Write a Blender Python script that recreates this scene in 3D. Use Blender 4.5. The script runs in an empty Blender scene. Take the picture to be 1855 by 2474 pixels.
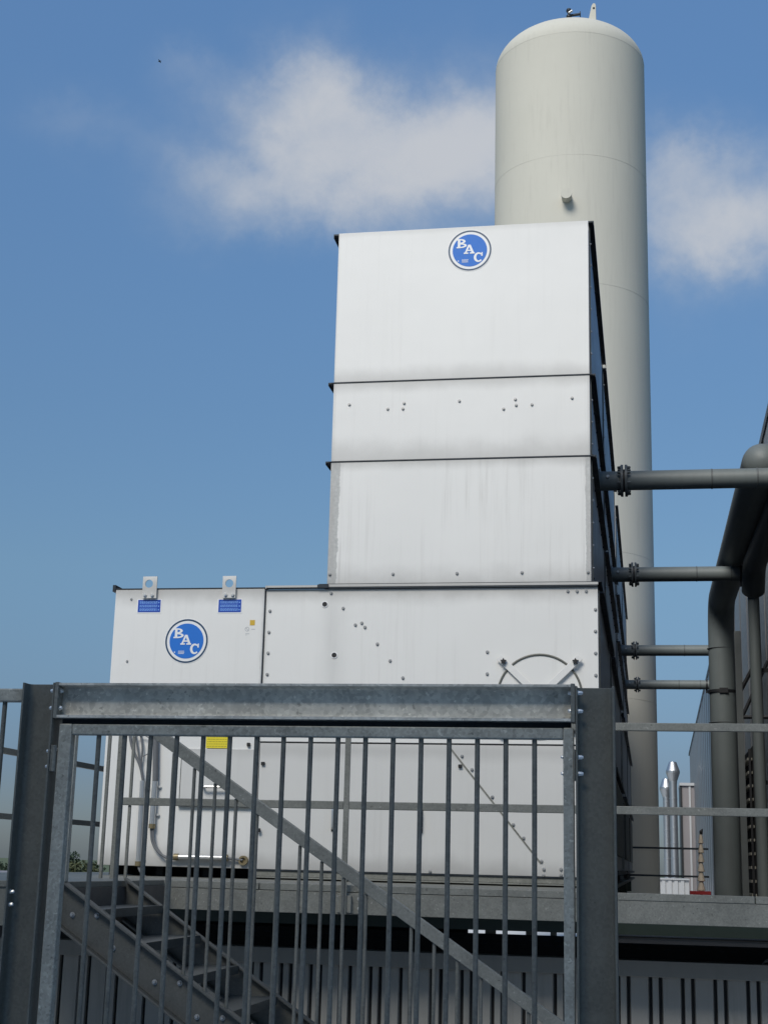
import bpy, math, random
from mathutils import Vector, Matrix
random.seed(7)
R = math.radians
scene = bpy.context.scene
COL = scene.collection

# ------------------------------------------------------------------ camera
EYE = Vector((0, 0, 1.6))
YAW, PITCH, ROLL, FOC = 0.18212818, 0.23877915, -0.02543749, 3497.7   # FOC in pixels of a 1855 px wide frame
CAM = (Matrix.Rotation(YAW, 3, 'Z') @ Matrix.Rotation(PITCH, 3, 'X') @ Matrix.Rotation(ROLL, 3, 'Y'))
c_right, c_fwd, c_up = CAM.col[0], CAM.col[1], CAM.col[2]
cam_data = bpy.data.cameras.new('camera'); cam = bpy.data.objects.new('camera', cam_data); COL.objects.link(cam)
m3 = Matrix((c_right, c_up, -c_fwd)).transposed()
cam.matrix_world = Matrix.Translation(EYE) @ m3.to_4x4()
cam_data.sensor_fit = 'HORIZONTAL'; cam_data.sensor_width = 36.0
cam_data.lens = FOC / 1855 * 36.0
cam_data.clip_start = 0.05; cam_data.clip_end = 6000
scene.camera = cam

def ray(u, v):
    return CAM @ Vector(((u - 927.5) / FOC, 1.0, -(v - 1237.0) / FOC))
def at(u, v, Y):                      # point at depth Y seen in direction (u, v): used to read real sizes off the view
    r = ray(u, v); return EYE + r * (Y / r.y)

# ------------------------------------------------------------------ light and sky
SUN_DIR = Vector((-0.20, -0.71, 0.67)).normalized()
sun_el = math.asin(SUN_DIR.z); sun_az = math.atan2(SUN_DIR.x, SUN_DIR.y)
sd = bpy.data.lights.new('sun', 'SUN'); sun = bpy.data.objects.new('sun', sd); COL.objects.link(sun)
sd.energy = 3.1; sd.angle = R(26); sd.color = (1.0, 0.94, 0.85)
sun.rotation_euler = SUN_DIR.to_track_quat('Z', 'Y').to_euler()
scene.view_settings.view_transform = 'Standard'; scene.view_settings.look = 'None'
scene.view_settings.exposure = 0.0; scene.view_settings.gamma = 1.0
scene.view_settings.use_curve_mapping = False

CLOUD_LO, CLOUD_HI = (4.1, 4.7, 5.5), (5.5, 5.72, 6.1)
class NT:
    """small helper for node trees"""
    def __init__(s, tree): s.t = tree; s.n = tree.nodes; s.l = tree.links
    def node(s, typ, **kw):
        n = s.n.new(typ)
        for k, v in kw.items(): setattr(n, k, v)
        return n
    def put(s, sock, v):
        if hasattr(v, 'is_output') or isinstance(v, bpy.types.NodeSocket): s.l.new(v, sock)
        else: sock.default_value = v
    def math(s, op, a, b=0.0, clamp=False):
        n = s.node('ShaderNodeMath', operation=op, use_clamp=clamp); s.put(n.inputs[0], a); s.put(n.inputs[1], b); return n.outputs[0]
    def dot(s, a, vec):
        n = s.node('ShaderNodeVectorMath', operation='DOT_PRODUCT'); s.l.new(a, n.inputs[0]); n.inputs[1].default_value = vec; return n.outputs['Value']
    def vmul(s, a, vec):
        n = s.node('ShaderNodeVectorMath', operation='MULTIPLY'); s.l.new(a, n.inputs[0]); s.put(n.inputs[1], vec); return n.outputs[0]
    def vadd(s, a, b):
        n = s.node('ShaderNodeVectorMath', operation='ADD'); s.put(n.inputs[0], a); s.put(n.inputs[1], b); return n.outputs[0]
    def sstep(s, x, e0, e1):
        n = s.node('ShaderNodeMapRange', interpolation_type='SMOOTHSTEP'); s.put(n.inputs['Value'], x)
        n.inputs['From Min'].default_value = e0; n.inputs['From Max'].default_value = e1; return n.outputs[0]
    def lin(s, x, a, b, c, d):
        n = s.node('ShaderNodeMapRange'); s.put(n.inputs['Value'], x)
        for k, v in zip(('From Min', 'From Max', 'To Min', 'To Max'), (a, b, c, d)): n.inputs[k].default_value = v
        return n.outputs[0]
    def noise(s, vec, scale, detail=3.0, rough=0.5, dist=0.0):
        n = s.node('ShaderNodeTexNoise'); s.l.new(vec, n.inputs['Vector'])
        n.inputs['Scale'].default_value = scale; n.inputs['Detail'].default_value = detail
        n.inputs['Roughness'].default_value = rough; n.inputs['Distortion'].default_value = dist; return n
    def mix(s, f, a, b, blend='MIX'):
        n = s.node('ShaderNodeMix', data_type='RGBA', blend_type=blend); s.put(n.inputs[0], f)
        for i, v in ((6, a), (7, b)):
            if isinstance(v, tuple): n.inputs[i].default_value = (*v[:3], 1)
            else: s.l.new(v, n.inputs[i])
        return n.outputs[2]

world = bpy.data.worlds.new('World'); scene.world = world; world.use_nodes = True
W = NT(world.node_tree)
for n in list(W.n): W.n.remove(n)
sky = W.node('ShaderNodeTexSky', sky_type='NISHITA', sun_disc=False)
sky.sun_elevation = sun_el; sky.sun_rotation = sun_az; sky.altitude = 0; sky.air_density = 1.0; sky.dust_density = 0.6; sky.ozone_density = 1.6
tc = W.node('ShaderNodeTexCoord'); dirv = tc.outputs['Generated']
sepd = W.node('ShaderNodeSeparateXYZ'); W.l.new(dirv, sepd.inputs[0]); elev = sepd.outputs['Z']
# summer haze: the blue pales and greys towards the horizon, alike all round
ramp = W.node('ShaderNodeValToRGB'); W.l.new(elev, ramp.inputs[0]); cr = ramp.color_ramp
for i, (p, c) in enumerate(((0.0, (0.27, 0.33, 0.46)), (0.06, (0.31, 0.38, 0.54)), (0.19, (0.60, 0.73, 0.79)), (0.30, (0.72, 0.905, 1.00)), (0.545, (1.06, 1.38, 1.56)))):
    el = cr.elements[i] if i < 2 else cr.elements.new(p)
    el.position = p; el.color = (*c, 1)
sky_c = W.mix(1.0, sky.outputs[0], ramp.outputs[0], 'MULTIPLY')
# clouds: soft banks broken up by fractal noise, here and all over the sky
nz1 = W.noise(W.vmul(dirv, (1, 1, 1.4)), 9.0, 9.0, 0.60, 0.35)
nz2 = W.noise(dirv, 30.0, 8.0, 0.65, 0.5)
wob = W.math('ADD', W.math('MULTIPLY', W.math('SUBTRACT', nz1.outputs[0], 0.5), 1.9), W.math('MULTIPLY', W.math('SUBTRACT', nz2.outputs[0], 0.5), 0.9))
wn1 = W.noise(dirv, 6.0, 6.0, 0.6); wn2 = W.noise(W.vadd(dirv, (3.1, 1.7, 5.3)), 21.0, 6.0, 0.62)
warp = W.vadd(W.vmul(W.vadd(wn1.outputs[1], (-0.5, -0.5, -0.5)), (0.085, 0.085, 0.085)), W.vmul(W.vadd(wn2.outputs[1], (-0.5, -0.5, -0.5)), (0.045, 0.045, 0.045)))
dirw = W.vadd(dirv, warp)
mask = None
for (u, v, w, h, k) in [(730, 190, 90, 90, 0.46), (790, 290, 130, 130, 0.50), (900, 370, 190, 120, 0.52), (1060, 350, 190, 150, 0.62), (1200, 320, 150, 160, 0.6), (790, 480, 190, 70, 0.32),
                        (560, 450, 190, 70, 0.30), (440, 360, 150, 50, 0.20), (560, 230, 130, 50, 0.26), (170, 310, 110, 55, 0.27), (470, 170, 90, 40, 0.16), (560, 540, 140, 40, 0.16), (900, 570, 220, 50, 0.22), (650, 370, 120, 80, 0.26),
                        (1600, 440, 120, 120, 0.5), (1720, 570, 190, 100, 0.66), (1720, 370, 110, 60, 0.36), (1880, 560, 190, 140, 0.55)]:
    c = ray(u, v).normalized(); e1 = Vector((0, 0, 1)).cross(c).normalized(); e2 = c.cross(e1)
    x = W.math('DIVIDE', W.dot(dirw, e1), w / FOC); y = W.math('DIVIDE', W.dot(dirw, e2), h / FOC)
    r2 = W.math('ADD', W.math('MULTIPLY', x, x), W.math('MULTIPLY', y, y))
    g = W.math('MULTIPLY', W.math('POWER', 2.718, W.math('MULTIPLY', r2, -0.8)), k)
    g = W.math('MULTIPLY', g, W.math('GREATER_THAN', W.dot(dirv, c), 0.3))
    mask = g if mask is None else W.math('ADD', mask, g)
far = W.noise(W.vmul(dirv, (1, 1, 2.2)), 2.6, 6.0, 0.55)
outside = W.sstep(W.dot(dirv, tuple(ray(927, 1100).normalized())), 0.90, 0.72)
more = W.math('MULTIPLY', W.sstep(far.outputs[0], 0.50, 0.72), outside)
dens = W.math('ADD', W.math('ADD', mask, W.math('MULTIPLY', W.math('MULTIPLY', wob, 0.42), W.math('MINIMUM', W.math('MULTIPLY', mask, 2.0), 1.0))), W.math('MULTIPLY', more, 0.8))
alpha = W.math('MULTIPLY', W.sstep(dens, -0.10, 1.28), 0.94)
cl_c = W.mix(W.sstep(dens, 0.25, 1.2), CLOUD_LO, CLOUD_HI)
sky_c = W.mix(alpha, sky_c, cl_c)
bg = W.node('ShaderNodeBackground'); W.l.new(sky_c, bg.inputs[0]); bg.inputs[1].default_value = 0.100
wo = W.node('ShaderNodeOutputWorld'); W.l.new(bg.outputs[0], wo.inputs[0])

# ------------------------------------------------------------------ materials
def srgb(r, g, b):
    f = lambda c: (c / 255 / 12.92) if c <= 10 else ((c / 255 + 0.055) / 1.055) ** 2.4
    return (f(r), f(g), f(b))
def new_mat(name):
    m = bpy.data.materials.new(name); m.use_nodes = True; t = NT(m.node_tree)
    b = t.n['Principled BSDF']; return m, t, b
def pos(t, scale=(1, 1, 1)):
    g = t.node('ShaderNodeNewGeometry'); return t.vmul(g.outputs['Position'], scale)
def bump(t, b, h, strength, dist=0.002):
    n = t.node('ShaderNodeBump'); n.inputs['Strength'].default_value = strength; n.inputs['Distance'].default_value = dist
    t.l.new(h, n.inputs['Height']); t.l.new(n.outputs[0], b.inputs['Normal'])
def paint(name, col, rough=0.5, var=0.12, scale=3.0, metallic=0.0, dirt=None, streak=0.0, bmp=0.05):
    m, t, b = new_mat(name)
    p = pos(t); n = t.noise(p, scale, 5, 0.6)
    dark = tuple(c * (1 - var) for c in col); lite = tuple(min(1, c * (1 + var)) for c in col)
    c = t.mix(n.outputs[0], dark, lite)
    if streak:
        ns = t.noise(pos(t, (14, 14, 0.9)), 1.0, 4, 0.6)
        c = t.mix(t.math('MULTIPLY', t.sstep(ns.outputs[0], 0.50, 0.75), streak), c, dirt or dark)
    n2 = t.noise(p, scale * 14, 3, 0.6)
    t.l.new(c, b.inputs['Base Color']); b.inputs['Metallic'].default_value = metallic
    t.l.new(t.lin(n2.outputs[0], 0.3, 0.7, rough - 0.06, rough + 0.06), b.inputs['Roughness'])
    if bmp: bump(t, b, n2.outputs[0], bmp)
    return m
def galvanised(name, col, contrast=0.25, rough=0.5, metallic=0.35, spots=0.5, scale=1.0):
    m, t, b = new_mat(name)
    p = pos(t)
    vor = t.node('ShaderNodeTexVoronoi'); t.l.new(p, vor.inputs['Vector']); vor.inputs['Scale'].default_value = 110 * scale
    bw = t.node('ShaderNodeRGBToBW'); t.l.new(vor.outputs['Color'], bw.inputs[0])
    n1 = t.noise(p, 9 * scale, 5, 0.62, 0.6); n2 = t.noise(p, 55 * scale, 3, 0.6); n3 = t.noise(p, 2.2 * scale, 3, 0.5)
    v = t.math('ADD', t.math('MULTIPLY', bw.outputs[0], 0.35), t.math('ADD', t.math('MULTIPLY', n1.outputs[0], 0.7), t.math('MULTIPLY', n3.outputs[0], 0.5)))
    c = t.mix(t.lin(v, 0.45, 1.1, 0, 1), tuple(x * (1 - contrast) for x in col), tuple(min(1, x * (1 + contrast)) for x in col))
    c = t.mix(t.math('MULTIPLY', t.sstep(n2.outputs[0], 0.64, 0.72), spots), c, tuple(x * 1.8 for x in col))
    c = t.mix(t.math('MULTIPLY', t.sstep(n2.outputs[0], 0.35, 0.28), spots), c, tuple(x * 0.4 for x in col))
    t.l.new(c, b.inputs['Base Color']); b.inputs['Metallic'].default_value = metallic
    t.l.new(t.lin(n1.outputs[0], 0.3, 0.7, rough - 0.1, rough + 0.1), b.inputs['Roughness'])
    b.inputs['Specular IOR Level'].default_value = 0.28
    bump(t, b, n2.outputs[0], 0.12, 0.002)
    return m
def white_sheet(name, col, edges=None, streak=0.10, grime_shade=None, rough=0.42):
    """powder coated white sheet: faint rain streaks, cloudy dirt, optional dirt bands (x0, x1, colour side) and grime_shade (painted pillow shading plus joint dirt) around height z"""
    m, t, b = new_mat(name)
    g = t.node('ShaderNodeNewGeometry'); sep = t.node('ShaderNodeSeparateXYZ'); t.l.new(g.outputs['Position'], sep.inputs[0])
    P = g.outputs['Position']
    n = t.noise(P, 1.3, 4, 0.55); c = t.mix(n.outputs[0], tuple(x * 0.95 for x in col), tuple(min(1, x * 1.03) for x in col))
    ns = t.noise(t.vmul(P, (22, 22, 0.8)), 1.0, 4, 0.65)
    big = t.noise(t.vmul(P, (1.6, 1, 1.0)), 1.0, 2, 0.5)
    c = t.mix(t.math('MULTIPLY', t.math('MULTIPLY', t.sstep(ns.outputs[0], 0.48, 0.78), t.sstep(big.outputs[0], 0.35, 0.65)), streak * 2), c, tuple(x * k for x, k in zip(col, (0.62, 0.60, 0.58))))
    if grime_shade:  # pillow shading and lip shadow painted into the colour, along with joint dirt
        for (z0, hgt, k) in grime_shade:
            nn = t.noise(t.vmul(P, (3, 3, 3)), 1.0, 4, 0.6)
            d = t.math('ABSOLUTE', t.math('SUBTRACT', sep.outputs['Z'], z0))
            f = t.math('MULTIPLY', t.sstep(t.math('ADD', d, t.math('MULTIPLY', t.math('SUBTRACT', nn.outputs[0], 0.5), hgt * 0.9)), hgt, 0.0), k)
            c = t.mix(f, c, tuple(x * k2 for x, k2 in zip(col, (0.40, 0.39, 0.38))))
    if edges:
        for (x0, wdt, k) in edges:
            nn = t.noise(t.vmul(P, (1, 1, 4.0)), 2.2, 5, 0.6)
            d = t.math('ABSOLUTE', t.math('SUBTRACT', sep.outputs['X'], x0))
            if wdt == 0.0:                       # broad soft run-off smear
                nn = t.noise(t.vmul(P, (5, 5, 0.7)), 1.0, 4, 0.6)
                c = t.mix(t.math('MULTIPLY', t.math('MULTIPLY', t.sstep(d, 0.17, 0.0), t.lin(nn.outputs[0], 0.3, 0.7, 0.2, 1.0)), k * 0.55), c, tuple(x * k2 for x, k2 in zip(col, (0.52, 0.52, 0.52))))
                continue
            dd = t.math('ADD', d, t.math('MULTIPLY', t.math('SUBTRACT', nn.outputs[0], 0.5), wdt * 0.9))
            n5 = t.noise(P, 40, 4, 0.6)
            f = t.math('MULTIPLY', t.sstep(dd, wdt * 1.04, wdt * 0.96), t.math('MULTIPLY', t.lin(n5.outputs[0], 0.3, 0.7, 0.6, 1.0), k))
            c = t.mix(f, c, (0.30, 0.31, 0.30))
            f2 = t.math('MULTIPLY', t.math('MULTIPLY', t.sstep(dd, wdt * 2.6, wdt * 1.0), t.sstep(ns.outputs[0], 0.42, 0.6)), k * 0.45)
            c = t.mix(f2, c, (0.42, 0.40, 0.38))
    sp = t.noise(P, 30, 2, 0.5)
    c = t.mix(t.math('MULTIPLY', t.sstep(sp.outputs[0], 0.79, 0.84), 0.25), c, (0.4, 0.39, 0.37))
    t.l.new(c, b.inputs['Base Color']); b.inputs['Roughness'].default_value = rough
    b.inputs['Specular IOR Level'].default_value = 0.35
    dent = t.noise(P, 1.7, 2, 0.5); bump(t, b, dent.outputs[0], 0.22, 0.03)
    return m
def flat(name, col, rough=0.5, metallic=0.0):
    return paint(name, col, rough, 0.05, 8.0, metallic, bmp=0)

WHITE = (0.75, 0.742, 0.708)
M = dict(
    galv=galvanised('galvanised_steel', (0.345, 0.34, 0.295), 0.42, 0.5, 0.2, 0.75),
    bar=galvanised('dark_zinc_bar', (0.155, 0.155, 0.137), 0.32, 0.5, 0.2, 0.4),
    galv_dark=galvanised('weathered_zinc', (0.145, 0.147, 0.128), 0.20, 0.52, 0.10, 0.35),
    galv_mid=galvanised('grey_zinc', (0.205, 0.206, 0.182), 0.26, 0.5, 0.15, 0.8),
    galv_beam=galvanised('zinc_beam', (0.56, 0.535, 0.465), 0.42, 0.5, 0.1, 0.6, 0.7),
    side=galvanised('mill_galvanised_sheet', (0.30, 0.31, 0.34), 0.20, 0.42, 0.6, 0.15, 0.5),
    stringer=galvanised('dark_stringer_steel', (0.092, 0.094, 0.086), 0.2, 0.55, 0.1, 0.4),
    flange=galvanised('dark_flange_steel', (0.035, 0.042, 0.05), 0.2, 0.5, 0.3, 0.2),
    black=flat('black_rubber', (0.012, 0.012, 0.013), 0.6),
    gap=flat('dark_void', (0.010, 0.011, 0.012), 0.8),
    bolt=flat('zinc_bolt', (0.50, 0.50, 0.49), 0.32, 0.7),
    bright=flat('bright_bolt', (0.75, 0.75, 0.72), 0.3, 0.55),
    blue=flat('logo_blue', srgb(6, 106, 196), 0.55),
    ring=flat('logo_ring', srgb(22, 62, 92), 0.4),
    logow=flat('logo_white', (0.78, 0.78, 0.77), 0.4),
    lblue=paint('label_blue', srgb(24, 72, 165), 0.4, 0.05, 8, bmp=0),
    ltext=flat('label_print', srgb(120, 165, 228), 0.5),
    yellow=paint('label_yellow', srgb(226, 208, 50), 0.5, 0.06, 10, bmp=0),
    ytext=flat('label_yellow_print', srgb(150, 140, 40), 0.5),
    ochre=flat('sticker_ochre', srgb(200, 165, 55), 0.5),
    faint=flat('faded_print', srgb(172, 174, 176), 0.5),
    tank=paint('tank_paint', (0.56, 0.54, 0.465), 0.8, 0.05, 0.6, dirt=(0.36, 0.34, 0.29), streak=0.16, bmp=0.02),
    weld=paint('weld_seam', (0.52, 0.50, 0.43), 0.5, 0.2, 6, bmp=0),
    pipe=paint('pipe_grey_paint', (0.145, 0.168, 0.168), 0.55, 0.10, 6, dirt=(0.10, 0.10, 0.10), streak=0.2),
    pipe_dark=paint('pipe_flange_paint', (0.105, 0.118, 0.12), 0.5, 0.12, 8),
    clad=paint('cladding_warm_grey', (0.25, 0.243, 0.22), 0.8, 0.08, 2.5, dirt=(0.11, 0.107, 0.095), streak=0.35),
    clad_flash=paint('flashing_grey', (0.19, 0.186, 0.168), 0.75, 0.08, 2.5, dirt=(0.11, 0.107, 0.095), streak=0.3),
    wall=paint('wall_panel_grey', (0.145, 0.152, 0.16), 0.36, 0.10, 1.0, 0.2, dirt=(0.10, 0.11, 0.12), streak=0.5),
    trim=flat('black_trim', (0.018, 0.019, 0.021), 0.45),
    steel=paint('flue_steel', (0.46, 0.47, 0.48), 0.36, 0.08, 6, 0.9),
    silver=paint('conduit_silver', (0.58, 0.58, 0.57), 0.34, 0.10, 12, 0.75),
    cable=paint('cable_grey', (0.14, 0.145, 0.15), 0.55, 0.12, 12),
    brass=paint('brass_gland', (0.26, 0.21, 0.12), 0.45, 0.15, 20, 0.5),
    far_white=paint('pale_cladding', (0.42, 0.43, 0.44), 0.5, 0.06, 2),
    far_pink=paint('pale_render', (0.22, 0.205, 0.21), 0.6, 0.06, 2),
    roofm=paint('roof_membrane', (0.62, 0.62, 0.60), 0.7, 0.08, 0.6),
    green=paint('dark_green_girder', (0.016, 0.028, 0.022), 0.5, 0.2, 3),
    beige=paint('weathered_beige', (0.52, 0.45, 0.36), 0.6, 0.25, 12),
    red=paint('red_paint', srgb(150, 38, 40), 0.5, 0.15, 10),
    bark=paint('bark', (0.06, 0.045, 0.03), 0.9, 0.3, 4),
    ground=paint('meadow', (0.075, 0.095, 0.04), 0.9, 0.3, 0.02),
    rust=paint('rusty_plate', (0.085, 0.075, 0.065), 0.65, 0.45, 12),
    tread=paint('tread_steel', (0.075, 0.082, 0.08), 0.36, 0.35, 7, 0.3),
    bird=flat('bird_plumage', (0.02, 0.02, 0.022), 0.8),
    plastic=paint('white_plastic', (0.62, 0.62, 0.60), 0.4, 0.15, 30),
)
def leaf_mat(name, a, b2):
    m, t, b = new_mat(name); n = t.noise(pos(t), 0.7, 4, 0.6)
    t.l.new(t.mix(t.lin(n.outputs[0], 0.3, 0.7, 0, 1), a, b2), b.inputs['Base Color']); b.inputs['Roughness'].default_value = 0.7; return m
M['leaf_a'] = leaf_mat('leaf_dark', (0.012, 0.026, 0.012), (0.028, 0.046, 0.02))
M['leaf_b'] = leaf_mat('leaf_olive', (0.028, 0.038, 0.012), (0.06, 0.066, 0.022))

# ------------------------------------------------------------------ mesh tools
class MB:
    def __init__(s): s.v = []; s.f = []
    def quad(s, *p): n = len(s.v); s.v += [tuple(q) for q in p]; s.f.append(tuple(range(n, n + len(p)))); return s
    def box(s, x0, x1, y0, y1, z0, z1):
        n = len(s.v)
        s.v += [(x0, y0, z0), (x1, y0, z0), (x1, y1, z0), (x0, y1, z0), (x0, y0, z1), (x1, y0, z1), (x1, y1, z1), (x0, y1, z1)]
        s.f += [tuple(n + i for i in q) for q in ((0, 3, 2, 1), (4, 5, 6, 7), (0, 1, 5, 4), (1, 2, 6, 5), (2, 3, 7, 6), (3, 0, 4, 7))]
        return s
    def prism(s, prof, axis, a, b):
        """prof: 2-D outline; axis x -> (y, z), y -> (x, z), z -> (x, y)"""
        k = len(prof); n = len(s.v)
        mk = {'x': lambda p, t: (t, p[0], p[1]), 'y': lambda p, t: (p[0], t, p[1]), 'z': lambda p, t: (p[0], p[1], t)}[axis]
        s.v += [mk(p, a) for p in prof] + [mk(p, b) for p in prof]
        s.f += [(n + i, n + (i + 1) % k, n + k + (i + 1) % k, n + k + i) for i in range(k)]
        s.f += [tuple(n + i for i in reversed(range(k))), tuple(n + k + i for i in range(k))]
        return s
    def ringband(s, c, e1, e2, n0, depth, ro, ri, n=48):
        """flat annulus (or disc if ri == 0) of given thickness, facing n0"""
        c = Vector(c); e1 = Vector(e1); e2 = Vector(e2); n0 = Vector(n0); k = len(s.v)
        cir = lambda r, o: [tuple(c + n0 * o + (e1 * math.cos(2 * math.pi * i / n) + e2 * math.sin(2 * math.pi * i / n)) * r) for i in range(n)]
        if ri <= 0:
            s.v += cir(ro, depth) + cir(ro, 0)
            s.f.append(tuple(k + i for i in range(n)))
            s.f += [(k + i, k + n + i, k + n + (i + 1) % n, k + (i + 1) % n) for i in range(n)]
        else:
            s.v += cir(ro, depth) + cir(ri, depth) + cir(ro, 0) + cir(ri, 0)
            for i in range(n):
                j = (i + 1) % n
                s.f += [(k + i, k + j, k + n + j, k + n + i), (k + i, k + 2 * n + i, k + 2 * n + j, k + j), (k + n + i, k + n + j, k + 3 * n + j, k + 3 * n + i)]
        return s
    def tube(s, path, r, n=14, caps=True, radii=None):
        path = [Vector(p) for p in path]; k0 = len(s.v); m = len(path)
        t0 = (path[1] - path[0]).normalized()
        up = Vector((0, 0, 1)) if abs(t0.z) < 0.9 else Vector((1, 0, 0))
        e1 = t0.cross(up).normalized()
        for i, p in enumerate(path):
            t = ((path[min(i + 1, m - 1)] - p).normalized() + (p - path[max(i - 1, 0)]).normalized()).normalized() if 0 < i < m - 1 else (path[1] - path[0] if i == 0 else path[-1] - path[-2]).normalized()
            e1 = (e1 - t * e1.dot(t)).normalized(); e2 = t.cross(e1)
            rr = radii[i] if radii else r
            s.v += [tuple(p + (e1 * math.cos(2 * math.pi * j / n) + e2 * math.sin(2 * math.pi * j / n)) * rr) for j in range(n)]
        for i in range(m - 1):
            for j in range(n):
                a = k0 + i * n + j; b = k0 + i * n + (j + 1) % n
                s.f.append((a, b, b + n, a + n))
        if caps: s.f += [tuple(k0 + j for j in reversed(range(n))), tuple(k0 + (m - 1) * n + j for j in range(n))]
        return s
    def lathe(s, prof, c, n=32):
        c = Vector(c); k0 = len(s.v); m = len(prof)
        for r, z in prof: s.v += [(c.x + r * math.cos(2 * math.pi * j / n), c.y + r * math.sin(2 * math.pi * j / n), c.z + z) for j in range(n)]
        for i in range(m - 1):
            for j in range(n):
                a = k0 + i * n + j; b = k0 + i * n + (j + 1) % n; s.f.append((a, b, b + n, a + n))
        s.f += [tuple(k0 + j for j in reversed(range(n))), tuple(k0 + (m - 1) * n + j for j in range(n))]
        return s
    def mesh(s, name, mat, off=(0, 0, 0), ang=38):
        me = bpy.data.meshes.new(name); o = Vector(off)
        me.from_pydata([tuple(Vector(v) - o) for v in s.v], [], s.f); me.validate()
        import bmesh
        bm = bmesh.new(); bm.from_mesh(me); bmesh.ops.recalc_face_normals(bm, faces=bm.faces); bm.to_mesh(me); bm.free()
        me.polygons.foreach_set('use_smooth', [True] * len(me.polygons)); me.set_sharp_from_angle(angle=R(ang))
        if mat: me.materials.append(M[mat])
        return me
    def build(s, name, mat, parent=None, bevel=0.0, ang=38, label=None):
        off = wloc(parent) if parent else Vector((0, 0, 0))
        ob = bpy.data.objects.new(name, s.mesh(name, mat, off, ang)); COL.objects.link(ob)
        if parent: ob.parent = parent
        if bevel:
            md = ob.modifiers.new('bevel', 'BEVEL'); md.width = bevel; md.segments = 2; md.limit_method = 'ANGLE'; md.harden_normals = False
        if label: ob['label'] = label
        return ob
def wloc(o):
    p = Vector((0, 0, 0))
    while o: p = p + o.location; o = o.parent
    return p
def tag(o, label=None, cat=None, group=None, kind=None):
    for k, v in (('label', label), ('category', cat), ('group', group), ('kind', kind)):
        if v: o[k] = v
    return o
def thing(name, label, cat, loc, group=None):
    o = bpy.data.objects.new(name, None); COL.objects.link(o); o.location = loc; o.empty_display_size = 0.1
    return tag(o, label, cat, group)
def bend(pts, r, n=7):
    """fillet the corners of a polyline"""
    pts = [Vector(p) for p in pts]; out = [pts[0]]
    for i in range(1, len(pts) - 1):
        p = pts[i]; a = (pts[i - 1] - p); b = (pts[i + 1] - p); d = min(r, a.length * 0.49, b.length * 0.49)
        a = p + a.normalized() * d; b = p + b.normalized() * d
        for k in range(n + 1):
            t = k / n; out.append(a * (1 - t) ** 2 + p * 2 * t * (1 - t) + b * t * t)
    out.append(pts[-1]); return out
_bm = {}
def bolt(parent, p, d=(0, -1, 0), r=0.0135, mat='bolt', name='bolt', hgt=0.9, under=None):
    """a domed bolt head on a washer, one shared mesh for each size and direction"""
    key = (tuple(d), r, mat, hgt)
    if key not in _bm:
        d3 = Vector(d).normalized(); u = Vector((0, 0, 1)) if abs(d3.z) < 0.9 else Vector((1, 0, 0)); e1 = d3.cross(u).normalized(); e2 = d3.cross(e1)
        b = MB(); b.tube([d3 * 0, d3 * r * 0.22], r, 12)
        h0 = d3 * r * 0.18
        b.tube([h0, h0 + d3 * r * hgt * 0.6, h0 + d3 * r * hgt], r, 6, True, [r * 0.78, r * 0.76, r * 0.5])
        _bm[key] = b.mesh(name, mat)
    o = bpy.data.objects.new(name, _bm[key]); COL.objects.link(o); o.parent = parent; o.location = Vector(p) - wloc(parent)
    return o

# ------------------------------------------------------------------ the setting
tag(MB().quad((-2500, -2500, -9), (2500, -2500, -9), (2500, 4500, -9), (-2500, 4500, -9)).build('ground', 'ground'), kind='structure')
tag(MB().box(-16, 14, -20, 78, -8.99, 0).build('roof_terrace', 'roofm'), kind='structure')

rb = thing('shade_hall', 'unseen pale hall added behind the viewpoint to shade the foreground', 'building', (0, -9, 0))  # unseen hall, added to shade the foreground and fade the white panels
HZ = 17.3
MB().box(-15, 3, -20, -9.06, 0, HZ).build('wall', 'clad', rb)
for i in range(18): MB().box(-15 + i, -14.01 + i, -9.055, -9.02, 0.05, HZ - .2).build('wall_panel', 'far_white', rb)
MB().box(-15.05, 3.05, -20.05, -9.0, HZ + .001, HZ + .2).build('roof_trim', 'trim', rb)

# ================================================================== cooling tower cells
XL, XR = -4.215, -0.350              # low section
TL, TR = -2.470, -0.397              # tall casing
Z0, ZB, ZL, ZT = 1.470, 1.540, 3.715, 6.742
S1, S2 = 4.747, 5.418
FR = 11.0
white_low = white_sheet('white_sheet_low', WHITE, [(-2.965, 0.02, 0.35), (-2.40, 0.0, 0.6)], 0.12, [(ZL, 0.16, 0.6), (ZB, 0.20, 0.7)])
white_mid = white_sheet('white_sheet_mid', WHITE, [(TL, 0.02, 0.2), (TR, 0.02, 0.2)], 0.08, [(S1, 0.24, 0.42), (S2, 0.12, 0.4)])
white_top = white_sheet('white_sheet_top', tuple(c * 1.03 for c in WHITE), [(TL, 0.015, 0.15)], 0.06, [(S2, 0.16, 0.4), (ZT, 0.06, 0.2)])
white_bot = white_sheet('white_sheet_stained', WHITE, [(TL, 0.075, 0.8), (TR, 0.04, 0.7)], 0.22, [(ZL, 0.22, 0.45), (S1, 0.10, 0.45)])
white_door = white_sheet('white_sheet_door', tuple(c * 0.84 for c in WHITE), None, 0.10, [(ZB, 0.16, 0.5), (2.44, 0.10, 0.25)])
for k, v in (('w_low', white_low), ('w_mid', white_mid), ('w_top', white_top), ('w_bot', white_bot), ('w_door', white_door)): M[k] = v

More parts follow.
